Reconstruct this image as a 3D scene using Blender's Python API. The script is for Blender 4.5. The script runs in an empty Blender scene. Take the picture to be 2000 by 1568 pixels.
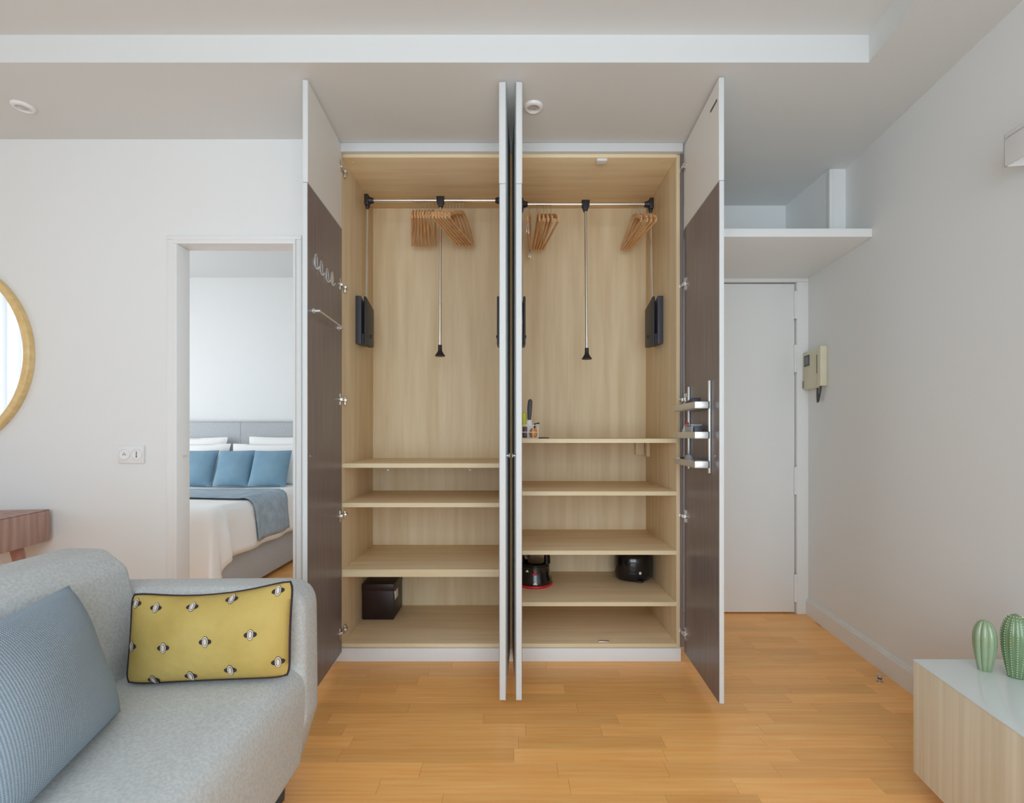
import bpy, bmesh, math, random
from mathutils import Vector, Matrix
random.seed(7)
sc = bpy.context.scene
COL = sc.collection
PI = math.pi

# ------------------------------------------------------------------ camera
F = 945.0; PX, PY = 996.0, 848.0; EYE = 1.105      # focal length and level point in 2000x1568 pixels, eye height in m
cam_d = bpy.data.cameras.new('camera'); cam = bpy.data.objects.new('camera', cam_d); COL.objects.link(cam)
cam_d.sensor_width = 36.0; cam_d.lens = F / 2000 * 36
cam_d.shift_x = (1000 - PX) / 2000; cam_d.shift_y = (PY - 784) / 2000
cam_d.clip_start = 0.02
cam.location = (0, 0, EYE); cam.rotation_euler = (PI / 2, 0, 0)
sc.camera = cam

# ------------------------------------------------------------------ world, daylight, exposure
w = bpy.data.worlds.new('world'); sc.world = w; w.use_nodes = True
w.node_tree.nodes['Background'].inputs[0].default_value = (0.75, 0.85, 1.0, 1)
w.node_tree.nodes['Background'].inputs[1].default_value = 1.0
sc.view_settings.view_transform = 'Standard'; sc.view_settings.look = 'None'
sc.view_settings.gamma = 1.0; sc.view_settings.use_curve_mapping = False
sc.view_settings.exposure = 0.0
sc.cycles.max_bounces = 12; sc.cycles.diffuse_bounces = 8; sc.cycles.sample_clamp_indirect = 6.0
sc.cycles.use_denoising = True

def area(name, loc, direction, sx, sy, watts, color=(1, 1, 1)):
    d = bpy.data.lights.new(name, 'AREA'); d.shape = 'RECTANGLE'; d.size = sx; d.size_y = sy
    d.energy = watts; d.color = color
    o = bpy.data.objects.new(name, d); COL.objects.link(o); o.location = loc
    o.rotation_euler = Vector(direction).to_track_quat('-Z', 'Y').to_euler()
    return o
area('daylight_left_window', (-4.30, 0.0, 1.30), (1, 0, 0), 1.7, 2.2, 25, (0.80, 0.92, 1.0))
area('daylight_rear_window', (-0.10, -1.38, 1.30), (0, 1, 0), 2.6, 2.3, 72, (0.79, 0.92, 1.0))
area('daylight_bedroom_window', (-4.30, 3.25, 1.45), (1, 0, 0), 1.5, 1.7, 42, (0.90, 0.96, 1.0))

# ------------------------------------------------------------------ geometry helpers
def at(px, py, Y):
    return Vector(((px - PX) / F * Y, Y, EYE - (py - PY) / F * Y))

def merge(bm, b2, mat=0):
    me = bpy.data.meshes.new('tmp'); 
    for f in b2.faces: f.material_index = mat
    b2.to_mesh(me); b2.free(); bm.from_mesh(me); bpy.data.meshes.remove(me)

def box(bm, x0, x1, y0, y1, z0, z1, bev=0.0, seg=2, mat=0, M=None):
    b = bmesh.new(); bmesh.ops.create_cube(b, size=1)
    for v in b.verts:
        v.co = Vector((x0 + (v.co.x + .5) * (x1 - x0), y0 + (v.co.y + .5) * (y1 - y0), z0 + (v.co.z + .5) * (z1 - z0)))
    if bev: bmesh.ops.bevel(b, geom=b.edges[:], offset=bev, segments=seg, affect='EDGES', profile=.5)
    if M is not None: b.transform(M)
    bmesh.ops.recalc_face_normals(b, faces=b.faces[:])
    merge(bm, b, mat)

def prism(bm, pts, axis, a, b_, bev=0.0, seg=3, mat=0):
    """polygon pts in the two remaining axes (order x,y,z without axis), extruded along axis from a to b_"""
    b = bmesh.new()
    def mk(p, t):
        if axis == 0: return (t, p[0], p[1])
        if axis == 1: return (p[0], t, p[1])
        return (p[0], p[1], t)
    A = [b.verts.new(mk(p, a)) for p in pts]; Bv = [b.verts.new(mk(p, b_)) for p in pts]
    n = len(pts); caps = [b.faces.new(A), b.faces.new(Bv[::-1])]
    for i in range(n): b.faces.new((A[i], Bv[i], Bv[(i + 1) % n], A[(i + 1) % n]))
    bmesh.ops.recalc_face_normals(b, faces=b.faces[:])
    if bev:
        ed = {e for f in caps for e in f.edges}
        bmesh.ops.bevel(b, geom=list(ed), offset=bev, segments=seg, affect='EDGES', profile=.5)
    merge(bm, b, mat)

def rpoly(pts, rad, n=6):
    out = []
    N = len(pts)
    for i in range(N):
        p = Vector(pts[i]); r = rad[i] if isinstance(rad, (list, tuple)) else rad
        a = (Vector(pts[i - 1]) - p); c = (Vector(pts[(i + 1) % N]) - p)
        if r <= 0: out.append(tuple(p)); continue
        a.normalize(); c.normalize(); ang = a.angle(c); d = r / math.tan(ang / 2)
        s, e = p + a * d, p + c * d
        for k in range(n + 1):
            t = k / n; out.append(tuple((1 - t) ** 2 * s + 2 * t * (1 - t) * p + t * t * e))
    return out

def tube(bm, pts, r, n=8, mat=0, flat=1.0, cap=True, closed=False):
    pts = [Vector(p) for p in pts]; N = len(pts)
    rs = r if isinstance(r, (list, tuple)) else [r] * N
    rings = []; up = None
    for i, p in enumerate(pts):
        if closed: t = pts[(i + 1) % N] - pts[i - 1]
        else: t = pts[min(i + 1, N - 1)] - pts[max(i - 1, 0)]
        t.normalize()
        if up is None:
            up = Vector((0, 0, 1)) if abs(t.z) < .9 else Vector((1, 0, 0))
        u = (up - t * up.dot(t))
        if u.length < 1e-6: u = t.orthogonal()
        u.normalize(); v = t.cross(u); up = u
        rings.append([bm.verts.new(p + u * (math.cos(2 * PI * k / n) * rs[i]) + v * (math.sin(2 * PI * k / n) * rs[i] * flat)) for k in range(n)])
    fs = []
    for i in range(N if closed else N - 1):
        A, B_ = rings[i], rings[(i + 1) % N]
        for k in range(n): fs.append(bm.faces.new((A[k], A[(k + 1) % n], B_[(k + 1) % n], B_[k])))
    if cap and not closed: fs += [bm.faces.new(rings[0][::-1]), bm.faces.new(rings[-1])]
    for f in fs: f.material_index = mat
    return fs

def lathe(bm, prof, c=(0, 0, 0), n=24, mat=0, M=None, mod=None, caps=True):
    """prof [(r,z)], about z through c; mod(theta,i)->radius factor"""
    b = bmesh.new(); rings = []
    for i, (r, z) in enumerate(prof):
        if r < 1e-6: rings.append([b.verts.new((0, 0, z))])
        else: rings.append([b.verts.new((r * (mod(2 * PI * k / n, i) if mod else 1) * math.cos(2 * PI * k / n), r * (mod(2 * PI * k / n, i) if mod else 1) * math.sin(2 * PI * k / n), z)) for k in range(n)])
    for A, B_ in zip(rings, rings[1:]):
        for k in range(n):
            q = [A[k % len(A)], A[(k + 1) % len(A)], B_[(k + 1) % len(B_)], B_[k % len(B_)]]
            q2 = []
            for v in q:
                if v not in q2: q2.append(v)
            if len(q2) > 2: b.faces.new(q2)
    if caps and len(rings[0]) > 1: b.faces.new(rings[0][::-1])
    if caps and len(rings[-1]) > 1: b.faces.new(rings[-1])
    bmesh.ops.recalc_face_normals(b, faces=b.faces[:])
    if M is not None: b.transform(M)
    b.transform(Matrix.Translation(c)); merge(bm, b, mat)

def BM(): return bmesh.new()

# ------------------------------------------------------------------ object helpers
def mesh_of(bm, mats, angle=35):
    me = bpy.data.meshes.new('mesh'); bm.to_mesh(me); bm.free()
    for m in (mats if isinstance(mats, (list, tuple)) else [mats]): me.materials.append(m)
    me.shade_smooth(); me.set_sharp_from_angle(angle=math.radians(angle))
    return me

def base_of(p):
    v = Vector((0, 0, 0))
    while p is not None: v += Vector(p.get('_b', (0, 0, 0))); p = p.parent
    return v

def obj(name, bm, mats, parent=None, angle=35, local=False, kind=None):
    """one mesh object; vertices are given in world coordinates unless local"""
    if not local and parent is not None:
        bm.transform(Matrix.Translation(-BASE[root(parent).name]))
    me = mesh_of(bm, mats, angle); me.name = name
    o = bpy.data.objects.new(name, me); COL.objects.link(o); o.parent = parent
    if parent is None and not local:
        xs = [v.co for v in me.vertices]
        c = Vector(((min(v.x for v in xs) + max(v.x for v in xs)) / 2, (min(v.y for v in xs) + max(v.y for v in xs)) / 2, min(v.z for v in xs)))
        me.transform(Matrix.Translation(-c)); o.location = c; BASE[o.name] = c
    if kind: o['kind'] = kind
    return o
BASE = {}
def root(o):
    while o.parent is not None: o = o.parent
    return o
def tag(o, label, cat, group=None):
    o['label'] = label; o['category'] = cat
    if group: o['group'] = group
    return o
def thing(name, label, cat, loc=(0, 0, 0), group=None, rz=0):
    o = bpy.data.objects.new(name, None); COL.objects.link(o); o.location = loc; o.rotation_euler = (0, 0, rz)
    o.empty_display_size = .05
    BASE[o.name] = Vector(loc); return tag(o, label, cat, group)
def struct(name, bm, mats, parent=None, angle=35):
    return obj(name, bm, mats, parent, angle, kind='structure' if parent is None else None)
def dup(r, loc, rz=None, label=None, group=None):
    c = r.copy(); COL.objects.link(c); c.location = loc
    if rz is not None: c.rotation_euler = (0, 0, rz)
    if label: c['label'] = label
    if group: c['group'] = group
    for ch in list(r.children):
        k = ch.copy(); COL.objects.link(k); k.parent = c
        for g in list(ch.children):
            m = g.copy(); COL.objects.link(m); m.parent = k
    return c

# ------------------------------------------------------------------ materials
def srgb(r, g, b):
    f = lambda c: (c / 255 / 12.92) if c / 255 <= .04045 else ((c / 255 + .055) / 1.055) ** 2.4
    return (f(r), f(g), f(b), 1)
def mat(name, col, rough=.5, metal=0.0, spec=.5, col2=None, scale=(1, 1, 1), nscale=5.0, detail=4.0, lo=.35, hi=.65, bump=0.0, bscale=None, coat=0.0, rnd=0.0, trans=0.0, bdist=.002):
    m = bpy.data.materials.new(name); m.use_nodes = True
    nt = m.node_tree; N = nt.nodes; L = nt.links; b = N['Principled BSDF']
    b.inputs['Base Color'].default_value = col; b.inputs['Roughness'].default_value = rough
    b.inputs['Metallic'].default_value = metal; b.inputs['Specular IOR Level'].default_value = spec
    b.inputs['Coat Weight'].default_value = coat; b.inputs['Coat Roughness'].default_value = .15
    b.inputs['Transmission Weight'].default_value = trans
    if col2 is None and not bump and not rnd: return m
    tc = N.new('ShaderNodeTexCoord'); mp = N.new('ShaderNodeMapping'); mp.inputs['Scale'].default_value = scale
    L.new(tc.outputs['Object'], mp.inputs['Vector'])
    oi = N.new('ShaderNodeObjectInfo')
    if rnd:
        cx = N.new('ShaderNodeVectorMath'); cx.operation = 'SCALE'; cx.inputs[0].default_value = (37, 91, 53)
        L.new(oi.outputs['Random'], cx.inputs['Scale']); L.new(cx.outputs[0], mp.inputs['Location'])
    nz = N.new('ShaderNodeTexNoise'); nz.inputs['Scale'].default_value = nscale; nz.inputs['Detail'].default_value = detail
    L.new(mp.outputs[0], nz.inputs['Vector'])
    if col2 is not None:
        mr = N.new('ShaderNodeMapRange'); mr.inputs['From Min'].default_value = lo; mr.inputs['From Max'].default_value = hi
        L.new(nz.outputs['Fac'], mr.inputs['Value'])
        mx = N.new('ShaderNodeMix'); mx.data_type = 'RGBA'; mx.inputs['A'].default_value = col; mx.inputs['B'].default_value = col2
        L.new(mr.outputs[0], mx.inputs['Factor']); out = mx.outputs['Result']
        if rnd:
            hs = N.new('ShaderNodeHueSaturation'); m2 = N.new('ShaderNodeMapRange')
            m2.inputs['To Min'].default_value = 1 - rnd; m2.inputs['To Max'].default_value = 1 + rnd
            L.new(oi.outputs['Random'], m2.inputs['Value']); L.new(m2.outputs[0], hs.inputs['Value']); L.new(out, hs.inputs['Color']); out = hs.outputs[0]
        L.new(out, b.inputs['Base Color'])
    if bump:
        bp = N.new('ShaderNodeBump'); bp.inputs['Strength'].default_value = bump; bp.inputs['Distance'].default_value = bdist
        src = nz
        if bscale:
            src = N.new('ShaderNodeTexNoise'); src.inputs['Scale'].default_value = bscale; L.new(mp.outputs[0], src.inputs['Vector'])
        L.new(src.outputs['Fac'], bp.inputs['Height']); L.new(bp.outputs[0], b.inputs['Normal'])
    return m

M = {}
M['wall'] = mat('white_wall_paint', (.79, .80, .80, 1), .75, spec=.3, bump=.08, nscale=60)
M['ceil'] = mat('white_ceiling_paint', (.70, .712, .71, 1), .85, spec=.2, bump=.05, nscale=40)
M['trim'] = mat('white_gloss_paint', (.80, .805, .80, 1), .38, spec=.4, bump=.04, nscale=25)
M['lac'] = mat('white_lacquer', (.66, .675, .68, 1), .65, spec=.2, bump=.01, nscale=30)
M['cream'] = mat('cream_lacquer', (.82, .81, .785, 1), .5, spec=.4, bump=.01, nscale=30)
M['mapv'] = mat('maple_vertical', srgb(228, 209, 176), .5, spec=.3, col2=srgb(210, 186, 148), scale=(14, 14, 1.0), nscale=1.6, detail=6, lo=.3, hi=.75)
M['maph'] = mat('maple_horizontal', srgb(238, 219, 184), .5, spec=.3, col2=srgb(222, 197, 156), scale=(1.0, 14, 14), nscale=1.6, detail=6, lo=.3, hi=.75)
M['edge'] = mat('maple_edge_band', srgb(232, 214, 178), .5, col2=srgb(222, 202, 163), scale=(1, 10, 10), nscale=2)
M['dark'] = mat('dark_wenge_veneer', srgb(134, 124, 125), .36, spec=.5, col2=srgb(114, 104, 105), scale=(60, 60, 2.0), nscale=1.5, detail=6, lo=.3, hi=.7, bump=.12, coat=.1)
M['black'] = mat('black_plastic', srgb(34, 33, 38), .45, bump=.02, nscale=200)
M['slate'] = mat('slate_plastic', srgb(58, 60, 70), .45, bump=.02, nscale=200)
M['gloss'] = mat('glossy_black_shell', srgb(16, 16, 19), .15, coat=.6, bump=.01, nscale=20)
M['red'] = mat('red_rubber', srgb(205, 30, 45), .45, bump=.02, nscale=90)
M['steel'] = mat('brushed_steel', (.78, .76, .73, 1), .28, metal=1, bump=.02, nscale=80)
M['nickel'] = mat('nickel', (.72, .69, .66, 1), .32, metal=1, bump=.02, nscale=80)
M['alu'] = mat('satin_aluminium', (.80, .80, .79, 1), .42, metal=.75, bump=.02, nscale=80)
M['hang'] = mat('orange_beech', srgb(230, 188, 140), .45, col2=srgb(210, 160, 108), scale=(3, 30, 30), nscale=2, rnd=.08)
M['sofa'] = mat('heather_grey_fabric', srgb(206, 210, 211), .95, spec=.15, col2=srgb(190, 195, 197), nscale=140, detail=3, bump=.35, bdist=.001)
M['yel'] = mat('mustard_cotton', srgb(194, 170, 102), .9, spec=.15, col2=srgb(182, 157, 88), scale=(1, 1, 1), nscale=9, bump=.5, bscale=22, bdist=.006)
M['ink'] = mat('dark_embroidery', srgb(52, 38, 44), .9, bump=.1, nscale=200)
M['thread'] = mat('cream_embroidery', srgb(216, 205, 190), .9, bump=.1, nscale=200)
M['gold'] = mat('gold_wood_frame', srgb(230, 200, 142), .4, col2=srgb(218, 184, 122), scale=(4, 4, 4), nscale=8)
M['glassm'] = mat('mirror_silver', (.93, .94, .94, 1), .01, metal=1)
M['walnut'] = mat('walnut_veneer', srgb(188, 154, 142), .5, col2=srgb(162, 128, 116), scale=(14, 14, 1), nscale=3, detail=5)
M['walnuth'] = mat('walnut_leg', srgb(186, 136, 118), .45, col2=srgb(166, 116, 100), scale=(14, 14, 1), nscale=3)
M['white'] = mat('white_plastic', (.80, .80, .80, 1), .35, bump=.01, nscale=40)
M['dgrey'] = mat('dark_grey_plastic', srgb(70, 70, 72), .5, bump=.02, nscale=100)
M['beige'] = mat('aged_beige_plastic', srgb(216, 209, 184), .45, col2=srgb(206, 198, 170), nscale=6)
M['screen'] = mat('dark_grey_screen', srgb(105, 105, 112), .15, bump=.01, nscale=50)
M['oakpale'] = mat('pale_oak_veneer', srgb(234, 229, 211), .5, col2=srgb(210, 199, 174), scale=(34, 34, .6), nscale=1.2, detail=4, lo=.3, hi=.7)
M['glass_top'] = mat('grey_back_painted_glass', srgb(222, 229, 229), .12, spec=.5, bump=.005, nscale=3)
M['cact'] = mat('sage_green_glaze', srgb(158, 176, 142), .12, col2=srgb(128, 148, 112), nscale=6, coat=.5)
M['cact2'] = mat('deep_green_glaze', srgb(116, 142, 104), .15, col2=srgb(94, 120, 84), nscale=9, coat=.5)
M['spine'] = mat('pale_glaze_dots', srgb(226, 234, 196), .3, bump=.02, nscale=60)
M['bedlinen'] = mat('white_cotton', (.86, .86, .85, 1), .9, spec=.15, col2=(.88, .88, .87, 1), nscale=3, bump=.25, bscale=7, bdist=.01)
M['velvet'] = mat('blue_velvet', srgb(132, 163, 182), .8, spec=.2, col2=srgb(112, 147, 169), nscale=4, bump=.3, bscale=9, bdist=.008)
M['throw'] = mat('slate_blue_throw', srgb(168, 182, 193), .9, spec=.15, col2=srgb(148, 165, 179), nscale=14, bump=.4, bdist=.004)
M['bedgrey'] = mat('light_grey_upholstery', srgb(190, 193, 196), .95, spec=.15, col2=srgb(176, 180, 184), nscale=120, bump=.3, bdist=.001)
M['leather'] = mat('dark_brown_leather', srgb(46, 26, 24), .4, col2=srgb(30, 17, 18), nscale=7, bump=.15, bscale=120, bdist=.001)
M['lamp'] = mat('lamp_glass_off', srgb(205, 205, 198), .2, col2=srgb(180, 180, 172), nscale=60)
M['gap'] = mat('black_gap', srgb(40, 38, 36), .9, bump=.02, nscale=50)
M['clear'] = mat('milky_clear_plastic', srgb(205, 214, 222), .15, trans=.55, bump=.01, nscale=20)
M['lime'] = mat('lime_plastic', srgb(196, 204, 70), .4, bump=.02, nscale=40)
M['orange'] = mat('orange_plastic', srgb(226, 140, 60), .4, bump=.02, nscale=40)
M['violet'] = mat('plum_plastic', srgb(86, 40, 58), .4, bump=.02, nscale=40)
M['curtain'] = mat('sheer_white_curtain', (.88, .88, .88, 1), .9, spec=.1, bump=.1, nscale=80)
_t = M['curtain'].node_tree; _tr = _t.nodes.new('ShaderNodeBsdfTranslucent'); _tr.inputs[0].default_value = (.9, .9, .9, 1)
_ms = _t.nodes.new('ShaderNodeMixShader'); _ms.inputs[0].default_value = .6
_t.links.new(_t.nodes['Principled BSDF'].outputs[0], _ms.inputs[1]); _t.links.new(_tr.outputs[0], _ms.inputs[2]); _t.links.new(_ms.outputs[0], _t.nodes['Material Output'].inputs[0])

def knit_mat():
    m = mat('blue_knit', srgb(148, 168, 188), .95, spec=.1); nt = m.node_tree; N = nt.nodes; L = nt.links; b = N['Principled BSDF']
    uv = N.new('ShaderNodeUVMap'); mp = N.new('ShaderNodeMapping'); mp.inputs['Scale'].default_value = (1, 1, 1); L.new(uv.outputs[0], mp.inputs[0])
    nz = N.new('ShaderNodeTexNoise'); nz.inputs['Scale'].default_value = 3
    L.new(mp.outputs[0], nz.inputs['Vector'])
    w1 = N.new('ShaderNodeTexWave'); w1.bands_direction = 'X'; w1.inputs['Scale'].default_value = 24; w1.inputs['Distortion'].default_value = .6
    w2 = N.new('ShaderNodeTexWave'); w2.bands_direction = 'Y'; w2.inputs['Scale'].default_value = 30; w2.inputs['Distortion'].default_value = .8
    L.new(mp.outputs[0], w1.inputs['Vector']); L.new(mp.outputs[0], w2.inputs['Vector'])
    mu = N.new('ShaderNodeMath'); mu.operation = 'MULTIPLY'; L.new(w1.outputs['Fac'], mu.inputs[0]); L.new(w2.outputs['Fac'], mu.inputs[1])
    mx = N.new('ShaderNodeMix'); mx.data_type = 'RGBA'; mx.inputs['A'].default_value = srgb(138, 156, 172); mx.inputs['B'].default_value = srgb(196, 208, 218)
    L.new(mu.outputs[0], mx.inputs['Factor']); L.new(mx.outputs['Result'], b.inputs['Base Color'])
    bp = N.new('ShaderNodeBump'); bp.inputs['Strength'].default_value = .6; bp.inputs['Distance'].default_value = .002
    L.new(mu.outputs[0], bp.inputs['Height']); L.new(bp.outputs[0], b.inputs['Normal'])
    return m
M['knit'] = knit_mat()

def plank_mat(name, tiled):
    m = mat(name, srgb(222, 168, 104), .3, spec=.4); nt = m.node_tree; N = nt.nodes; L = nt.links; b = N['Principled BSDF']
    tc = N.new('ShaderNodeTexCoord'); oi = N.new('ShaderNodeObjectInfo')
    add = N.new('ShaderNodeVectorMath'); add.operation = 'ADD'; sca = N.new('ShaderNodeVectorMath'); sca.operation = 'SCALE'; sca.inputs[0].default_value = (31, 77, 13)
    L.new(oi.outputs['Random'], sca.inputs['Scale']); L.new(tc.outputs['Object'], add.inputs[0]); L.new(sca.outputs[0], add.inputs[1])
    mp = N.new('ShaderNodeMapping'); mp.inputs['Scale'].default_value = (1.6, 26, 10); L.new(add.outputs[0], mp.inputs[0])
    nz = N.new('ShaderNodeTexNoise'); nz.inputs['Scale'].default_value = 2.2; nz.inputs['Detail'].default_value = 7; nz.inputs['Distortion'].default_value = .5; L.new(mp.outputs[0], nz.inputs[0])
    mp2 = N.new('ShaderNodeMapping'); mp2.inputs['Scale'].default_value = (1.2, 7, 5); L.new(add.outputs[0], mp2.inputs[0])
    wv = N.new('ShaderNodeTexWave'); wv.wave_type = 'RINGS'; wv.inputs['Scale'].default_value = 2.0; wv.inputs['Distortion'].default_value = 5; wv.inputs['Detail'].default_value = 3; L.new(mp2.outputs[0], wv.inputs[0])
    mr = N.new('ShaderNodeMapRange'); mr.inputs['From Min'].default_value = .3; mr.inputs['From Max'].default_value = .72; L.new(nz.outputs['Fac'], mr.inputs[0])
    mx = N.new('ShaderNodeMix'); mx.data_type = 'RGBA'; mx.inputs['A'].default_value = srgb(255, 198, 124); mx.inputs['B'].default_value = srgb(249, 177, 100); L.new(mr.outputs[0], mx.inputs['Factor'])
    mx2 = N.new('ShaderNodeMix'); mx2.data_type = 'RGBA'; mx2.blend_type = 'MULTIPLY'; mx2.inputs['B'].default_value = (.80, .74, .66, 1)
    ma = N.new('ShaderNodeMath'); ma.operation = 'MULTIPLY'; ma.inputs[1].default_value = .22; L.new(wv.outputs['Fac'], ma.inputs[0]); L.new(ma.outputs[0], mx2.inputs['Factor']); L.new(mx.outputs['Result'], mx2.inputs['A'])
    hs = N.new('ShaderNodeHueSaturation'); m2 = N.new('ShaderNodeMapRange'); m2.inputs['To Min'].default_value = .86; m2.inputs['To Max'].default_value = 1.08
    if tiled:
        br = N.new('ShaderNodeTexBrick'); br.inputs['Scale'].default_value = 1; br.inputs['Brick Width'].default_value = .45; br.inputs['Row Height'].default_value = .072; br.inputs['Mortar Size'].default_value = .0006
        br.inputs['Color1'].default_value = (0, 0, 0, 1); br.inputs['Color2'].default_value = (1, 1, 1, 1); br.inputs['Mortar'].default_value = (0, 0, 0, 1)
        L.new(tc.outputs['Object'], br.inputs[0]); L.new(br.outputs['Color'], m2.inputs[0])
    else: L.new(oi.outputs['Random'], m2.inputs[0])
    L.new(m2.outputs[0], hs.inputs['Value']); L.new(mx2.outputs['Result'], hs.inputs['Color']); L.new(hs.outputs[0], b.inputs['Base Color'])
    bp = N.new('ShaderNodeBump'); bp.inputs['Strength'].default_value = .06; bp.inputs['Distance'].default_value = .001; L.new(nz.outputs['Fac'], bp.inputs['Height']); L.new(bp.outputs[0], b.inputs['Normal'])
    return m
M['plank'] = plank_mat('oak_plank', False); M['plankt'] = plank_mat('oak_floor', True)

# ------------------------------------------------------------------ the setting
ZC, ZT = 2.513, 2.618                  # lowered and raised ceiling
YW = 2.31                              # wall with the bedroom doorway
YE = 2.98                              # entrance door wall
def wr(Y): return 1.478 + 0.1185 * Y   # right wall, slightly askew
# floor: slab with single planks on it where the photograph shows them
b = BM(); box(b, -4.3, 2.1, -1.45, 4.9, -.10, -.003); floor = struct('floor', b, M['plankt'])
def lay(x0, x1, y0, rows, right=None):
    for r in range(rows):
        ya = y0 + r * .0722; x = x0 - random.uniform(0, .45); xe = (right(ya) if right else x1)
        while x < xe:
            ln = random.choice((.28, .36, .45, .52, .60, .68)); xa, xb = max(x, x0), min(x + ln, xe)
            if xb - xa > .03:
                bb = BM(); box(bb, xa + .0004, xb - .0004, ya + .0004, ya + .0718, -.003, 0.0)
                o = obj('plank', bb, M['plank'], floor)
            x += ln
lay(-1.0, 1.9, .98, 28, lambda y: wr(y) - .005)
lay(-1.86, -.86, 3.40, 14)
# walls
b = BM()
box(b, -4.3, -1.59, YW, YW + .07, 0, 2.66); box(b, -1.022, -.845, YW, YW + .07, 0, 2.66); box(b, -1.59, -1.022, YW, YW + .07, 2.017, 2.66)
struct('wall_back', b, M['wall'])
b = BM(); prism(b, [(wr(-1.45), -1.45), (wr(-1.45) + .12, -1.45), (wr(3.1) + .12, 3.1), (wr(3.1), 3.1)], 2, 0, 2.75); struct('wall_right', b, M['wall'])
b = BM(); box(b, -.84, .93, YE, YE + .1, 0, 2.66); box(b, .93, 1.95, YE, YE + .1, 2.067, 2.66); box(b, .93, 1.95, YE + .06, YE + .1, 0, 2.067); struct('wall_entrance', b, M['wall'])
b = BM(); y0, y1, z0, z1 = -.85, .85, .15, 2.42
box(b, -4.4, -4.2, -1.45, y0, 0, 2.7); box(b, -4.4, -4.2, y1, YW, 0, 2.7); box(b, -4.4, -4.2, y0, y1, 0, z0); box(b, -4.4, -4.2, y0, y1, z1, 2.7); struct('wall_left', b, M['wall'])
b = BM()
box(b, -4.3, -1.4, -1.5, -1.3, 0, 2.7); box(b, 1.2, 1.5, -1.5, -1.3, 0, 2.7); box(b, -1.4, 1.2, -1.5, -1.3, 0, .15); box(b, -1.4, 1.2, -1.5, -1.3, 2.45, 2.7); struct('wall_front', b, M['wall'])
b = BM(); box(b, -4.4, -.84, 4.75, 4.85, 0, 2.7); struct('wall_bedroom_far', b, M['wall'])
b = BM(); box(b, -.90, -.86, YW + .08, 4.75, 0, 2.7); struct('wall_bedroom_right', b, M['wall'])
b = BM(); box(b, -4.4, -4.2, 2.38, 2.5, 0, 2.7); box(b, -4.4, -4.2, 4.0, 4.75, 0, 2.7); box(b, -4.4, -4.2, 2.5, 4.0, 0, .6); box(b, -4.4, -4.2, 2.5, 4.0, 2.3, 2.7); struct('wall_bedroom_left', b, M['wall'])
# window frames (behind and beside the camera, seen only in the mirror and by their light)
def window(name, axis, p, a0, a1, z0, z1):
    b = BM(); t = .05
    def bx(a, b2, c, d):
        if axis == 0: box(b, p - .03, p + .03, a, b2, c, d, .004)
        else: box(b, a, b2, p - .03, p + .03, c, d, .004)
    bx(a0, a0 + t, z0, z1); bx(a1 - t, a1, z0, z1); bx(a0, a1, z0, z0 + t); bx(a0, a1, z1 - t, z1); m = (a0 + a1) / 2; bx(m - .035, m + .035, z0, z1)
    return struct(name, b, M['trim'])
window('window_1', 0, -4.24, -.85, .85, .15, 2.42); window('window_2', 1, -1.32, -1.4, 1.2, .15, 2.45); window('window_3', 0, -4.24, 2.5, 4.0, .6, 2.3)
# ceilings
b = BM(); box(b, -4.4, 2.1, -1.5, YW + .07, ZT, ZT + .1); struct('ceiling', b, M['ceil'])
b = BM()
ce = 1.36; ys = 1.833; ne = ce - .105 * (ys + 2.75)
prism(b, [(-4.3, ys), (ce, ys), (ne, -1.45), (wr(-1.45), -1.45), (wr(3.0) + .02, 3.0), (-.84, 3.0), (-.84, YW + .02), (-4.3, YW + .02)], 2, ZC, ZT + .02)
struct('ceiling_soffit', b, M['ceil'])
b = BM(); box(b, -4.4, -.84, YW + .07, 4.85, 2.643, 2.75); struct('ceiling_bedroom', b, M['ceil'])
# bedroom doorway casing
b = BM()
for x0, x1 in ((-1.632, -1.600), (-1.016, -.992)): box(b, x0, x1, YW - .014, YW, 0, 2.030, .003)
box(b, -1.632, -.992, YW - .0145, YW, 2.0302, 2.052, .003)
for x0, x1 in ((-1.5995, -1.578), (-1.028, -1.0165)): box(b, x0, x1, YW - .019, YW + .075, 0, 2.008, .002)
box(b, -1.5995, -1.0165, YW - .019, YW + .075, 2.0082, 2.0295, .002)
t1 = struct('trim_1', b, M['trim'])
b = BM(); lathe(b, [(0, 0), (.004, 0), (.004, .012), (0, .014)], (-1.575, YW + .03, 1.0), 10, M=Matrix.Rotation(PI / 2, 4, 'Y')); obj('strike_plate', b, M['nickel'], t1)
# baseboard right
b = BM()
def bbprof(Y, h): return [(wr(Y), 0), (wr(Y), h)]
prism(b, [(wr(-1.3) - .015, -1.3), (wr(-1.3) + .01, -1.3), (wr(YE) + .01, YE), (wr(YE) - .015, YE)], 2, 0, .088)
prism(b, [(wr(-1.3) - .010, -1.3), (wr(-1.3) + .01, -1.3), (wr(YE) + .01, YE), (wr(YE) - .010, YE)], 2, .088, .096)
prism(b, [(wr(-1.3) - .006, -1.3), (wr(-1.3) + .01, -1.3), (wr(YE) + .01, YE), (wr(YE) - .006, YE)], 2, .096, .102)
struct('baseboard_right', b, M['trim'])
b = BM(); box(b, -4.2, -1.635, YW - .014, YW, 0, .09, .003); struct('baseboard_back', b, M['trim'])
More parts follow.
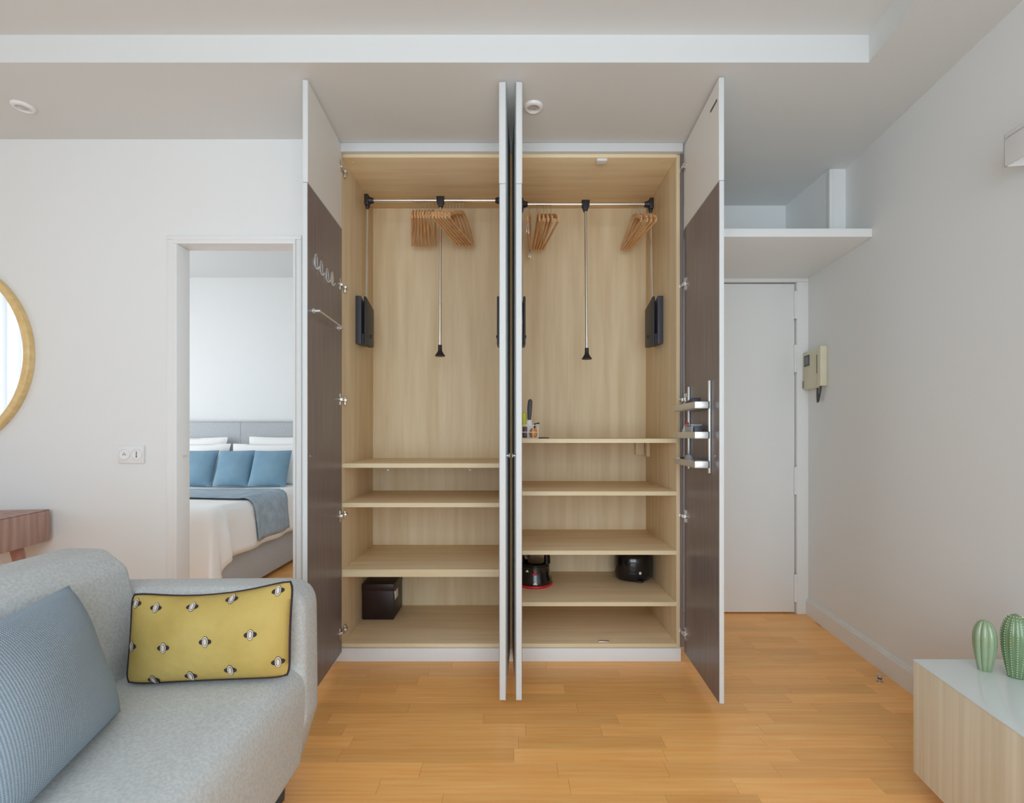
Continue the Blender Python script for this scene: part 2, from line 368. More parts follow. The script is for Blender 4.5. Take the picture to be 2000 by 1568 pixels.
# entrance door
b = BM(); box(b, .97, 1.755, YE + .004, YE + .045, .008, 2.033, .002); d1 = struct('door_1', b, M['trim'])
b = BM(); box(b, 1.762, 1.835, YE - .012, YE + .05, 0, 2.0398, .003); box(b, .90, .965, YE - .012, YE + .05, 0, 2.0398, .003); box(b, .90, 1.835, YE - .012, YE + .05, 2.040, 2.067, .003); obj('door_frame', b, M['trim'], d1)
b = BM(); box(b, .965, 1.762, YE + .046, YE + .055, 0, 2.04); obj('door_gap', b, M['gap'], d1)
for zc in (1.90, 1.57, .82, .16):
    b = BM(); tube(b, [(1.757, YE - .004, zc - .085), (1.757, YE - .004, zc + .085)], .008, 10); box(b, 1.749, 1.765, YE - .004, YE + .006, zc - .085, zc + .085); obj('door_hinge', b, M['trim'], d1)
# boxed-in duct above the entry shelf
b = BM(); prism(b, [(1.698, 2.57), (wr(2.57) + .01, 2.57), (wr(YE) + .01, YE), (1.698, YE)], 2, 2.10, ZC); box(b, 1.692, 1.714, 2.56, 2.58, 2.10, ZC - .006, .002); struct('trim_2', b, M['wall'])

# ------------------------------------------------------------------ wardrobe
XL, XR = -.818, .812; YF, YB = 2.36, 2.89
W = thing('wardrobe', 'tall built-in wardrobe with maple interior, shelves and four open doors', 'wardrobe', (0, 2.6, 0))
b = BM(); box(b, XL - .02, XL, YF, YB + .01, .05, 2.468, .001); obj('side_panel', b, M['mapv'], W)
b = BM(); box(b, XR, XR + .018, YF, YB + .01, .05, 2.468, .001); obj('side_panel', b, M['mapv'], W)
b = BM(); box(b, -.013, .027, YF, YB, .085, 2.453, .001); obj('partition', b, M['mapv'], W)
b = BM(); box(b, XL, XR, YB, YB + .01, .07, 2.468); obj('back_panel', b, M['mapv'], W)
b = BM(); box(b, XL, XR, YF - .003, YB, 2.453, 2.470, .001); obj('top_panel', b, M['maph'], W)
b = BM(); box(b, XL, XR, YF - .003, YB, .066, .085, .001); obj('bottom_panel', b, M['maph'], W)
b = BM(); box(b, -.822, .835, 2.335, 2.38, 2.470, ZC - .001, .002); obj('top_fascia', b, M['lac'], W)
b = BM(); box(b, -.845, .832, 2.352, 2.372, 0, .064, .002); obj('plinth', b, M['trim'], W)
b = BM(); box(b, XR + .0185, .8455, 2.352, 2.37, .07, 2.469, .001); obj('gap_shade_strip', b, M['dark'], W)  # added strip, its dark colour stands in for door face and shaded gap
def shelf(x0, x1, zt, th):
    b = BM(); box(b, x0, x1, YF + .004, YB, zt - th, zt, .001); s = obj('shelf', b, M['maph'], W)
    b = BM(); box(b, x0, x1, YF + .002, YF + .004, zt - th, zt); obj('edge_band', b, M['edge'], s); return s
L1 = shelf(XL, -.013, .9625, .021); shelf(XL, -.013, .770, .021); shelf(XL, -.013, .445, .036)
shelf(.027, XR, 1.083, .020); shelf(.027, XR, .826, .020); shelf(.027, XR, .537, .020); shelf(.027, XR, .286, .020)
b = BM(); box(b, XR - .02, XR - .001, 2.80, 2.84, .975, 1.061, .001); box(b, XR - .07, XR - .02, 2.85, 2.888, .985, 1.062, .001); obj('cleat', b, M['mapv'], W)
for x in (-.635, -.215):
    b = BM(); prism(b, [(2.50, .9405), (2.56, .9405), (2.57, .928), (2.515, .928)], 0, x - .008, x + .008); tube(b, [(x, 2.50, .938), (x + .012, 2.47, .922)], .005, 8); obj('shelf_bracket', b, M['white'], W)
b = BM(); box(b, .425, .475, 2.362, 2.40, 2.441, 2.4525, .002); obj('magnetic_catch', b, M['white'], W)
b = BM(); box(b, .435, .487, 2.372, 2.385, .085, .090, .001); obj('magnetic_catch', b, M['nickel'], W)
b = BM()
for x, y, z in ((XL + .04, 2.40, 2.4525), (.06, 2.40, 2.4525), (.76, 2.40, 2.4525), (XL + .05, 2.45, .0852), (.07, 2.43, .0852), (.765, 2.43, .0852)):
    lathe(b, [(.006, -.0005), (.006, .0008), (0, .0012)], (x, y, z), 10, M=Matrix.Rotation(PI if z > 1 else 0, 4, 'X'))
obj('screw_caps', b, M['edge'], W, kind='stuff')
def hinge_mesh(s):      # s=+1: cabinet lies to +x of the door's inner face
    b = BM()
    box(b, 0, s * .003, -.036, -.022, -.028, .028, .001)              # cup flange on the door
    lathe(b, [(.0, 0), (.013, 0), (.013, .004), (0, .005)], (0, -.029, 0), 14, M=Matrix.Rotation(s * PI / 2, 4, 'Y'))
    box(b, s * .002, s * .012, -.030, .020, -.008, .008, .002)        # arm
    box(b, s * .004, s * .018, .012, .045, -.007, .007, .002)
    box(b, s * .0, s * .008, .030, .050, -.024, .016, .002)           # mounting plate
    return b
HZ = (2.392, 1.825, 1.272, .712, .150)
def door(name_loc, rz, w_, side, hs=None, label=None, th=.018, flange=True):
    """hinge line at local origin, leaf runs along local -y, its inner face at local x=0; body on -side"""
    d_b = BM(); x0, x1 = sorted((0, -side * th)); box(d_b, x0, x1, -w_, 0, .05, 2.098, .0012)
    d = obj('door', d_b, M['lac'], W, local=True); d.location = Vector(name_loc) - BASE['wardrobe']; d.rotation_euler = (0, 0, rz)
    if label: d['label'] = label
    b = BM(); box(b, x0, x1, -w_, 0, 2.1005, 2.503, .0012); obj('upper_section', b, M['lac'], d, local=True)
    b = BM(); a = sorted((side * .0002, side * .0016)); box(b, a[0], a[1], -w_ + .001, -.001, .052, 2.097); obj('dark_facing', b, M['dark'], d, local=True)
    b = BM(); box(b, a[0], a[1], -w_ + .001, -.001, 2.102, 2.501); obj('cream_facing', b, M['cream'], d, local=True)
    if hs is not None:
        for z in HZ:
            b = hinge_mesh(side); b.transform(Matrix.Translation((side * .0016, 0, z))); obj('hinge', b, M['nickel'], d, local=True)
    return d
dl = door((-.8165, 2.345, 0), math.radians(2.2), .436, +1, 1)
dr = door((.846, 2.345, 0), math.radians(-3.2), .450, -1, 1)
dcl = door((.0005 - .024, 2.345, 0), math.radians(-2.4), .425, -1, th=.024)
dcr = door((.0115 + .022, 2.345, 0), math.radians(1.8), .425, +1, th=.022)
for d, s, t in ((dl, 1, .018), (dr, -1, .018), (dcl, -1, .024), (dcr, 1, .022)):   # knob on each outer face
    b = BM(); lathe(b, [(.0, 0), (.006, 0), (.004, .004), (.004, .008), (.009, .012), (.0095, .0145), (.006, .0165), (0, .017)], (-s * t, -.375, 1.018), 16, M=Matrix.Rotation(-s * PI / 2, 4, 'Y')); obj('knob', b, M['nickel'], d, local=True)
# left door: four chrome oval hooks and a towel rail
for i, (yy, zz) in enumerate(((-.352, 1.817), (-.290, 1.812), (-.215, 1.806), (-.150, 1.812))):
    b = BM(); ring = [(.004, yy + .014 * math.cos(2 * PI * k / 20), zz + .029 * math.sin(2 * PI * k / 20)) for k in range(20)]
    tube(b, ring, .003, 6, closed=True)
    tube(b, [(.002, yy, zz - .028), (.012, yy, zz - .032), (.018, yy, zz - .022)], .003, 6)
    if i == 3: lathe(b, [(0, 0), (.012, 0), (.012, .004), (0, .005)], (.002, yy, zz), 16, M=Matrix.Scale(2.2, 4, (0, 0, 1)) @ Matrix.Rotation(PI / 2, 4, 'Y'))
    obj('oval_hook', b, M['alu'], dl, local=True)
b = BM(); tube(b, [(.028, -.385, 1.606), (.028, -.055, 1.606)], .0035, 8)
for yy in (-.38, -.06):
    lathe(b, [(0, 0), (.011, 0), (.011, .006), (.006, .010), (.006, .030), (0, .032)], (.001, yy, 1.606), 14, M=Matrix.Rotation(PI / 2, 4, 'Y'))
obj('towel_rail', b, M['alu'], dl, local=True)
b = BM(); box(b, -.004, -.0017, -.43, -.36, 2.425, 2.432); obj('scuff_strip', b, M['dgrey'], dr, local=True)
for d, s in ((dl, 1), (dr, -1)):
    b = BM(); lathe(b, [(.0, 0), (.003, 0), (.002, .002), (0, .002)], (s * .0016, -.41, 1.018), 8, M=Matrix.Rotation(s * PI / 2, 4, 'Y')); obj('screw', b, M['alu'], d, local=True)

# ------------------------------------------------------------------ pull-down clothes rails
def rail(label, x0, x1, xt, zr, xl_wall, xr_wall, zb):
    Y = 2.62; t = thing('pull_down_clothes_rail', label, 'clothes rail', ((x0 + x1) / 2, Y, zr))
    b = BM(); tube(b, [(x0, Y, zr), (x1, Y, zr)], .0085, 12); obj('crossbar', b, M['steel'], t)
    for x, s, xw in ((x0, 1, xl_wall), (x1, -1, xr_wall)):
        b = BM(); box(b, min(x - s * .012, x + s * .010), max(x - s * .012, x + s * .010), Y - .022, Y + .022, zr - .03, zr + .028, .004)
        lathe(b, [(.02, 0), (.013, .026), (0, .026)], (x + s * .008, Y, zr), 14, M=Matrix.Rotation(s * PI / 2, 4, 'Y'))
        lathe(b, [(.006, -.05), (.012, -.028), (.012, 0)], (x, Y, zr), 12)
        obj('end_connector', b, M['black'], t)
        b = BM(); xa = xw + s * .038; tube(b, [(x, Y, zr - .02), (xa, Y + .005, 1.70)], .0065, 10); obj('swing_arm', b, M['steel'], t)
        b = BM(); c0, c1 = sorted((xw + s * .0005, xw + s * .031))
        prism(b, [(2.56, 1.585), (2.70, 1.592), (2.70, 1.80), (2.56, 1.838)], 0, c0, c1, .003)
        h = obj('lift_housing', b, M['slate'], t)
        b = BM(); c0, c1 = sorted((xw + s * .043, xw + s * .056)); prism(b, [(2.565, 1.580), (2.71, 1.590), (2.71, 1.80), (2.565, 1.836)], 0, c0, c1, .003)
        c0, c1 = sorted((xw + s * .03, xw + s * .046)); box(b, c0, c1, 2.57, 2.70, 1.588, 1.64); obj('cover', b, M['black'], h)
        b = BM(); lathe(b, [(0, 0), (.010, 0), (.008, .006), (0, .007)], (xw + s * .056, 2.655, 1.64), 12, M=Matrix.Rotation(s * PI / 2, 4, 'Y')); obj('tension_knob', b, M['black'], h)
    b = BM(); prism(b, [(xt - .021, zr + .018), (xt + .021, zr + .018), (xt + .020, zr - .012), (xt + .009, zr - .040), (xt - .009, zr - .040), (xt - .020, zr - .012)], 1, Y - .018, Y + .014, .004); obj('tee_connector', b, M['black'], t)
    b = BM(); tube(b, [(xt, Y - .004, zr - .03), (xt + .002, Y - .03, zb + .04)], .0075, 10); obj('pull_rod', b, M['steel'], t)
    b = BM(); lathe(b, [(.0, 0), (.026, 0), (.028, .003), (.021, .012), (.012, .027), (.0105, .036), (.0105, .060), (0, .060)], (xt + .002, Y - .032, zb), 20); obj('pull_handle', b, M['black'], t)
    return t
rail('steel pull-down clothes rail above the dark storage box, in the compartment with three shelves', -.772, -.045, -.376, 2.370, XL, -.013, 1.522)
rail('steel pull-down clothes rail above the wire basket, in the compartment with the helmets', .062, .762, .409, 2.350, .027, XR, 1.506)

# ------------------------------------------------------------------ hangers
def hanger_parts(t, clips=False):
    b = BM(); n = 20; pts = []; rs = []
    for k in range(n + 1):
        u = -1 + 2 * k / n; x = .205 * u
        z = -.072 - .098 * (abs(u) ** 1.35); y = .012 * (u * u) - .004
        pts.append((x, y, z)); rs.append(.0125 * (1 - .25 * abs(u)) * (1 if abs(u) < .97 else .6))
    tube(b, pts, rs, 10, flat=.46); obj('shoulder', b, M['hang'], t, local=True)
    b = BM(); tube(b, [(-.188, .004, -.174), (.188, .004, -.174)], .0055, 8)
    for x in (-.188, .188): tube(b, [(x, .004, -.176), (x, .006, -.15)], .0055, 8)
    obj('trouser_bar', b, M['hang'], t, local=True)
    b = BM(); p = [(0, 0, -.070), (0, 0, -.032)]
    for k in range(12):
        a = -PI / 2 + k / 11 * PI * 1.35; p.append((.0125 * math.cos(a) , 0, -.0115 + .0125 * math.sin(a) + .008))
    tube(b, p, .0018, 6); obj('hook', b, M['steel'], t, local=True)
    if clips:
        for x in (-.17, .17):
            b = BM(); box(b, x - .012, x + .012, -.004, .0, -.235, -.185, .001); box(b, x - .012, x + .012, .006, .010, -.230, -.178, .001); tube(b, [(x, .003, -.178), (x, .003, -.195)], .005, 8); obj('clip', b, M['steel'], t, local=True)
def hx(px): return (px - PX) / F * 2.62
ORD = ('first', 'second', 'third', 'fourth', 'fifth', 'sixth', 'seventh')
def bunch(ps, z, text, grp): return [(hx(p), a, z, 'wooden hanger, %s %s' % (ORD[i], text), grp) for i, (p, a) in enumerate(ps)]
hs_ = bunch(((806.5, 101), (812.5, 101), (818.5, 100.5), (824.5, 99.5), (831, 98), (838, 97), (847, 93.5)), 2.372, 'from the side panel in the loose bunch above the storage box', 'loose wooden hangers above the storage box')
hs_ += bunch(((872, 77), (878.5, 76.5), (884.5, 76), (891, 75.5), (897.5, 75.5), (904, 75.5)), 2.372, 'from the pull rod in the askew bunch above the storage box side', 'askew wooden hangers beside the pull rod')
hs_ += bunch(((1049, 92), (1055.5, 93), (1062, 94), (1068.5, 95), (1076, 97.5)), 2.352, 'from the clip hanger in the bunch above the wire basket', 'wooden hangers above the wire basket')
hs_ += bunch(((1255, 96), (1248.5, 94.5), (1242, 93.5), (1234, 91.5)), 2.352, 'from the rail end in the bunch above the round helmet', 'wooden hangers at the rail end')
proto = None
for x, a, z, lab, grp in hs_:
    if proto is None:
        proto = thing('wooden_hanger', lab, 'hanger', (x, 2.62, z), grp, math.radians(a)); hanger_parts(proto)
    else: dup(proto, (x, 2.62, z), math.radians(a), lab, grp)
ch = thing('clip_hanger', 'wooden hanger with two metal trouser clips, next to the centre doors', 'hanger', (hx(1034), 2.62, 2.352), None, math.radians(86)); hanger_parts(ch, True)

# ------------------------------------------------------------------ things on the wardrobe shelves
t = thing('storage_box', 'dark brown leather-look storage box with metal label holder', 'box', (-.73, 2.76, .085))
b = BM(); box(b, -.812, -.640, 2.66, 2.875, .0853, .262, .004); obj('body', b, M['leather'], t)
b = BM(); box(b, -.814, -.638, 2.658, 2.877, .242, .282, .004); obj('lid', b, M['leather'], t)
b = BM(); box(b, -.6405, -.6375, 2.685, 2.76, .185, .235, .001); lh = obj('label_holder', b, M['nickel'], t)
b = BM(); box(b, -.6376, -.6368, 2.692, 2.735, .192, .228); obj('label_card', b, M['white'], lh)

def helmet_a():
    c = Vector((.1335, 2.665, .2872)); t = thing('visor_helmet', 'black helmet with red rim, white triangle mark and open top bracket', 'helmet', c)
    E = Matrix.Diagonal((1.0, 1.12, 1, 1))
    b = BM(); lathe(b, [(.060, .012), (.092, .010), (.097, .016), (.096, .035), (.088, .055), (.086, .10), (.088, .118), (.080, .124), (.055, .126), (0, .127)], (0, 0, 0), 32, M=E); sh = obj('shell', b, M['gloss'], t, local=True)
    b = BM(); lathe(b, [(.070, 0), (.098, 0), (.102, .006), (.099, .013), (.07, .013)], (0, 0, 0), 36, M=E); obj('rim', b, M['red'], t, local=True)
    b = BM(); p = [(-.066, -.03, .12), (-.068, -.035, .165), (-.055, -.04, .186), (0, -.045, .196), (.055, -.04, .184), (.068, -.035, .165), (.070, -.03, .12)]
    tube(b, p, [.014, .016, .016, .014, .016, .017, .018], 10, flat=1.6); tube(b, [(-.06, 0, .125), (-.04, -.04, .15), (-.052, -.04, .18)], .013, 8, flat=1.5); obj('top_bracket', b, M['gloss'], t, local=True)
    b = BM(); tube(b, [(.086 * math.sin(a), -1.12 * .086 * math.cos(a) - .004, .108 ) for a in [(-1.0 + k * .2) for k in range(11)]], .0045, 8); obj('brow_band', b, M['gloss'], sh, local=True)
    b = BM(); prism(b, [(-.012, .024), (.012, .024), (0, .040)], 1, -.1165, -.108); obj('triangle_mark', b, M['white'], sh, local=True)
    b = BM(); box(b, -.016, .010, -.1025, -.094, .068, .078, .003); obj('red_badge', b, M['red'], sh, local=True)
    b = BM(); prism(b, [(-.050, .086), (-.034, .084), (-.040, .096)], 1, -.092, -.080); obj('small_mark', b, M['white'], sh, local=True)
helmet_a()
def helmet_b():
    c = Vector((.700, 2.765, .286)); t = thing('dome_helmet', 'round black dome helmet with square front vents', 'helmet', c)
    pr = [(.075, .007), (.092, .004), (.100, .014), (.1045, .040), (.106, .070), (.106, .100), (.102, .128), (.092, .152), (.072, .172), (.042, .186), (0, .191)]
    b = BM(); lathe(b, pr, (0, 0, 0), 36, mod=lambda th, i: 1 + (.015 * math.cos(2 * th) if i < 3 else 0)); sh = obj('shell', b, M['gloss'], t, local=True)
    for z in (.098, .066):
        b = BM(); p = [(-.024 + .032 * u, -math.sqrt(max(.1062 ** 2 - (-.024 + .032 * u) ** 2, 0)) - .0012, z + .024 * v) for u, v in ((-.5, -.5), (.5, -.5), (.5, .5), (-.5, .5))]
        tube(b, p, .0042, 6, closed=True); v_ = obj('vent', b, M['slate'], sh, local=True)
    b = BM(); box(b, .010, .022, -.1075, -.102, .048, .062, .001); obj('badge', b, M['white'], sh, local=True)
    b = BM(); tube(b, [(.0, -.090, .010), (.006, -.100, .0062), (.020, -.102, .006), (.034, -.094, .0065), (.040, -.084, .010)], .0055, 8); obj('chin_strap', b, M['black'], t, local=True)
helmet_b()
# wire basket and what stands in it
zb = 1.0835
t = thing('wire_basket', 'small white wire basket of odds and ends', 'basket', (.075, 2.45, zb))
b = BM(); x0, x1, y0, y1 = .034, .140, 2.40, 2.50
for z in (zb + .002, zb + .032, zb + .066):
    tube(b, [(x0, y0, z), (x1, y0, z), (x1, y1, z), (x0, y1, z)], .0017, 6, closed=True)
for x in (x0, .060, .087, .114, x1):
    for y in (y0, y1): tube(b, [(x, y, zb + .002), (x, y, zb + .066)], .0013, 6)
    tube(b, [(x, y0, zb + .002), (x, y1, zb + .002)], .0013, 6)
for y in (2.433, 2.467):
    for x in (x0, x1): tube(b, [(x, y, zb + .002), (x, y, zb + .066)], .0013, 6)
obj('wire_frame', b, M['white'], t)
def small(name, label, cat, bm, m): return tag(obj(name, bm, m), label, cat)
t = thing('hand_brush', 'dark handled brush standing up in the wire basket', 'brush', (.098, 2.46, zb + .004))
b = BM(); tube(b, [(.098, 2.462, zb + .088), (.099, 2.462, zb + .11), (.100, 2.462, zb + .15), (.103, 2.462, zb + .19), (.103, 2.462, zb + .200)], [.007, .010, .0125, .0115, .006], 10, flat=.6); obj('handle', b, M['dgrey'], t)
b = BM(); tube(b, [(.098, 2.462, zb + .006), (.098, 2.462, zb + .045), (.098, 2.462, zb + .094)], [.02, .024, .013], 10, flat=.6); obj('head', b, M['white'], t)
b = BM(); lathe(b, [(0, 0), (.011, 0), (.012, .06), (.010, .085), (.0145, .10), (.013, .125), (0, .13)], (.072, 2.462, zb + .004), 14); small('spray_bottle', 'lime green bottle in the wire basket', 'bottle', b, M['lime'])
b = BM(); lathe(b, [(0, 0), (.012, .002), (.020, .018), (.018, .036), (.008, .048), (0, .05)], (.118, 2.426, zb + .004), 14); small('toy_ball', 'small orange plastic piece behind the wires of the basket', 'trinket', b, M['orange'])
b = BM(); box(b, .066, .088, 2.412, 2.44, zb + .004, zb + .058, .003); small('plum_box', 'small plum-coloured box in the wire basket', 'box', b, M['violet'])
b = BM(); box(b, .036, .058, 2.405, 2.430, zb + .004, zb + .060, .003); small('dark_case', 'slim dark case against the basket side nearest the centre doors', 'case', b, M['slate'])
b = BM(); tube(b, [(.120, 2.47, zb + .006), (.128, 2.468, zb + .075), (.150, 2.462, zb + .078)], .004, 8); small('cable_end', 'short dark hooked cable poking out of the wire basket', 'cable', b, M['black'])
b = BM(); tube(b, [(.142, 2.395, zb + .0035), (.192, 2.385, zb + .0035)], .003, 6); small('dark_pencil', 'dark pencil lying on the shelf beside the wire basket', 'pencil', b, M['black'])

# ------------------------------------------------------------------ tiered rack on the right wardrobe door
DR = Matrix.Translation((.846, 2.345, 0)) @ Matrix.Rotation(math.radians(-3.2), 4, 'Z')
def drp(x, y, z): return DR @ Vector((x, y, z))
t = thing('tiered_door_rack', 'three-tier metal tray rack on the dark inside of the wardrobe door', 'rack', (0, 0, 0)); 
BASE[t.name] = Vector((0, 0, 0)); t.matrix_world = DR; t.location = DR.to_translation(); t.rotation_euler = (0, 0, math.radians(-3.2))
x_in, x_out = -.004, -.072; ya, yb = -.378, -.075
for yy, za, zb_ in ((-.360, .945, 1.326), (-.090, .945, 1.326)):
    b = BM(); box(b, -.012, -.003, yy - .007, yy + .007, za, zb_, .002); obj('rail', b, M['alu'], t, local=True)
TR = []
for zt in (1.2115, 1.088, .968):
    b = BM(); h = .027
    box(b, x_out, x_out + .003, ya, yb, zt, zt + h, .001); box(b, x_out, -.013, ya, ya + .003, zt, zt + h, .001); box(b, x_out, -.013, yb - .003, yb, zt, zt + h, .001); box(b, -.016, -.013, ya, yb, zt, zt + h, .001)
    box(b, x_out, -.013, ya, yb, zt, zt + .003); tr = obj('tray', b, M['alu'], t, local=True)
    b = BM(); box(b, -.018, -.0135, ya - .003, ya + .012, zt - .001, zt + h + .001, .001); obj('corner_clip', b, M['slate'], tr, local=True); TR.append(zt + .0032)
def on_rack(name, label, cat, bm, m): bm.transform(DR); return tag(obj(name, bm, m), label, cat)
b = BM(); prism(b, rpoly([(-.31, TR[0]), (-.20, TR[0]), (-.21, TR[0] + .028), (-.30, TR[0] + .046)], .006), 0, -.062, -.022, .003); on_rack('black_case', 'black wedge case on the top tray of the door rack', 'case', b, M['slate'])
b = BM()
for xx in (-.06, -.03):
    tube(b, [(xx, -.16 + .016 * math.cos(k * PI / 8), TR[0] + .020 + .016 * math.sin(k * PI / 8)) for k in range(16)], .003, 6, closed=True)
tube(b, [(-.06, -.144, TR[0] + .02), (-.058, -.12, TR[0] + .05)], .0025, 6); tube(b, [(-.03, -.144, TR[0] + .02), (-.03, -.118, TR[0] + .055)], .0025, 6); tube(b, [(-.06, -.16, TR[0] + .03), (-.03, -.16, TR[0] + .03)], .0025, 6)
on_rack('spectacles', 'folded wire spectacles on the top tray of the door rack', 'glasses', b, M['nickel'])
b = BM(); box(b, -.064, -.022, -.305, -.215, TR[1], TR[1] + .052, .008, 3); box(b, -.066, -.020, -.309, -.211, TR[1] + .050, TR[1] + .056, .002); on_rack('clear_tub', 'milky clear plastic tub on the middle tray of the door rack', 'tub', b, M['clear'])
b = BM(); lathe(b, [(0, 0), (.010, 0), (.011, .004), (.011, .034), (.006, .042), (.006, .052), (0, .053)], (-.045, -.155, TR[1]), 14); on_rack('white_bottle', 'tiny white bottle on the middle tray of the door rack', 'bottle', b, M['white'])
b = BM(); lathe(b, [(0, 0), (.009, 0), (.009, .045), (.007, .050), (.008, .066), (0, .068)], (-.045, -.188, TR[1]), 14); on_rack('red_tube', 'small red tube behind the clear tub on the door rack', 'tube', b, M['red'])
b = BM(); box(b, -.06, -.024, -.336, -.313, TR[1], TR[1] + .046, .004); on_rack('dark_box', 'small black box beside the clear tub on the door rack', 'box', b, M['slate'])
b = BM(); lathe(b, [(0, 0), (.022, 0), (.025, .010), (.022, .028), (.014, .042), (0, .047)], (-.042, -.20, TR[2]), 18, M=Matrix.Diagonal((.8, 1.5, 1, 1))); on_rack('clear_dome', 'pale blue clear domed piece on the bottom tray of the door rack', 'trinket', b, M['clear'])
b = BM(); box(b, -.06, -.03, -.165, -.13, TR[2], TR[2] + .030, .004); on_rack('black_fob', 'small black block on the bottom tray of the door rack', 'trinket', b, M['black'])
b = BM(); box(b, -.055, -.028, -.345, -.27, TR[2], TR[2] + .018, .004); on_rack('dark_wallet', 'flat dark wallet on the bottom tray of the door rack', 'wallet', b, M['dgrey'])

# ------------------------------------------------------------------ cushions
def pillow(bm, c, t, n=22, ear=.06, mat=0, uvs=False, sag=0.0, seed=0, rd=.035):
    """c: four corners (bl, br, tr, tl); t thickness"""
    bl, br, tr_, tl = [Vector(p) for p in c]; nrm = ((br - bl).cross(tl - bl)).normalized(); rg = random.Random(seed)
    ph = [rg.uniform(0, 6) for _ in range(4)]
    uvl = bm.loops.layers.uv.verify() if uvs else None
    def P(u, v, s):
        uu = u - ear * (2 * u - 1) * (1 - (2 * v - 1) ** 2) * .5 * abs(2 * u - 1); vv = v - ear * (2 * v - 1) * (1 - (2 * u - 1) ** 2) * .5 * abs(2 * v - 1)
        cu, cv = (2 * u - 1), (2 * v - 1); uu = .5 + (uu - .5) * (1 - rd * cv ** 10); vv = .5 + (vv - .5) * (1 - 1.4 * rd * cu ** 10)
        p = bl * (1 - uu) * (1 - vv) + br * uu * (1 - vv) + tr_ * uu * vv + tl * (1 - uu) * vv
        a = max(0, 1 - abs(2 * u - 1) ** 2.6); d = max(0, 1 - abs(2 * v - 1) ** 2.6)
        h = (a * d) ** .55
        h *= 1 + .05 * math.sin(7 * u + 3 * v + ph[0]) + .04 * math.sin(9 * v - 4 * u + ph[1])
        p = p + nrm * (s * t / 2 * h)
        p.z -= sag * (1 - (2 * u - 1) ** 2) * max(0, v - .5) * 2
        return p
    V = {}
    for s in (1, -1):
        for i in range(n + 1):
            for j in range(n + 1):
                edge = i in (0, n) or j in (0, n)
                k = (i, j, 0 if edge else s)
                if k not in V: V[k] = bm.verts.new(P(i / n, j / n, s))
    for s in (1, -1):
        for i in range(n):
            for j in range(n):
                q = [(i, j), (i + 1, j), (i + 1, j + 1), (i, j + 1)]
                if s < 0: q = q[::-1]
                f = bm.faces.new([V[(a, d, 0 if (a in (0, n) or d in (0, n)) else s)] for a, d in q]); f.material_index = mat
                if uvs:
                    for lp, (a, d) in zip(f.loops, q): lp[uvl].uv = (a / n, d / n)
    return P
def rim(P, n=20):
    pts = [P(k / n, 0, 1) for k in range(n)] + [P(1, k / n, 1) for k in range(n)] + [P(1 - k / n, 1, 1) for k in range(n)] + [P(0, 1 - k / n, 1) for k in range(n)]
    return pts

# ------------------------------------------------------------------ sofa
ZS = .425; YA = 1.425; YO = 1.555; XF = -.612
S = thing('grey_sofa', 'light grey fabric sofa with rounded arms and low back', 'sofa', (-1.0, .6, 0))
b = BM(); prism(b, rpoly([(-1.12, .10), (XF - .012, .10), (XF + .004, .30), (XF + .002, ZS), (-1.12, ZS + .004)], [0, .05, .12, .085, 0], 8), 1, -.24, YA + .01); obj('seat', b, M['sofa'], S, 60)
bp = rpoly([(-1.085, .30), (-1.070, .50), (-1.118, .72), (-1.185, .772), (-1.30, .775), (-1.40, .70), (-1.42, .10), (-1.10, .10)], [0, .12, .06, .05, .06, .08, .02, 0], 6)
b = BM(); prism(b, bp, 1, -.24, YA - .002, .018, 4); obj('backrest', b, M['sofa'], S, 60)
ap = rpoly([(-1.44, .08), (XF - .048, .08), (XF + .004, .25), (XF, .652), (-1.44, .645)], [.03, .05, .10, .085, .05], 8)
for y0, y1 in ((YA, YO), (-.37, -.24)):
    b = BM(); prism(b, ap, 1, y0, y1, .03, 5); a_ = obj('arm', b, M['sofa'], S, 60)
    if y0 > 0:
        b = BM(); tube(b, [(x, YA + .012, .628 - .0) for x in (-1.15, -.9, -.72)], .0022, 6); tube(b, [(XF - .045, YA - .0005, .36), (XF - .045, YA - .0005, .55), (XF - .07, YA + .006, .60)], .002, 6); obj('seam', b, M['bedgrey'], a_)
for x, y in ((-.70, 1.46), (-1.34, 1.46), (-.70, -.30), (-1.34, -.30)):
    b = BM(); lathe(b, [(0, 0), (.018, 0), (.024, .10), (0, .10)], (x, y, 0.0), 14); obj('leg', b, M['dgrey'], S)
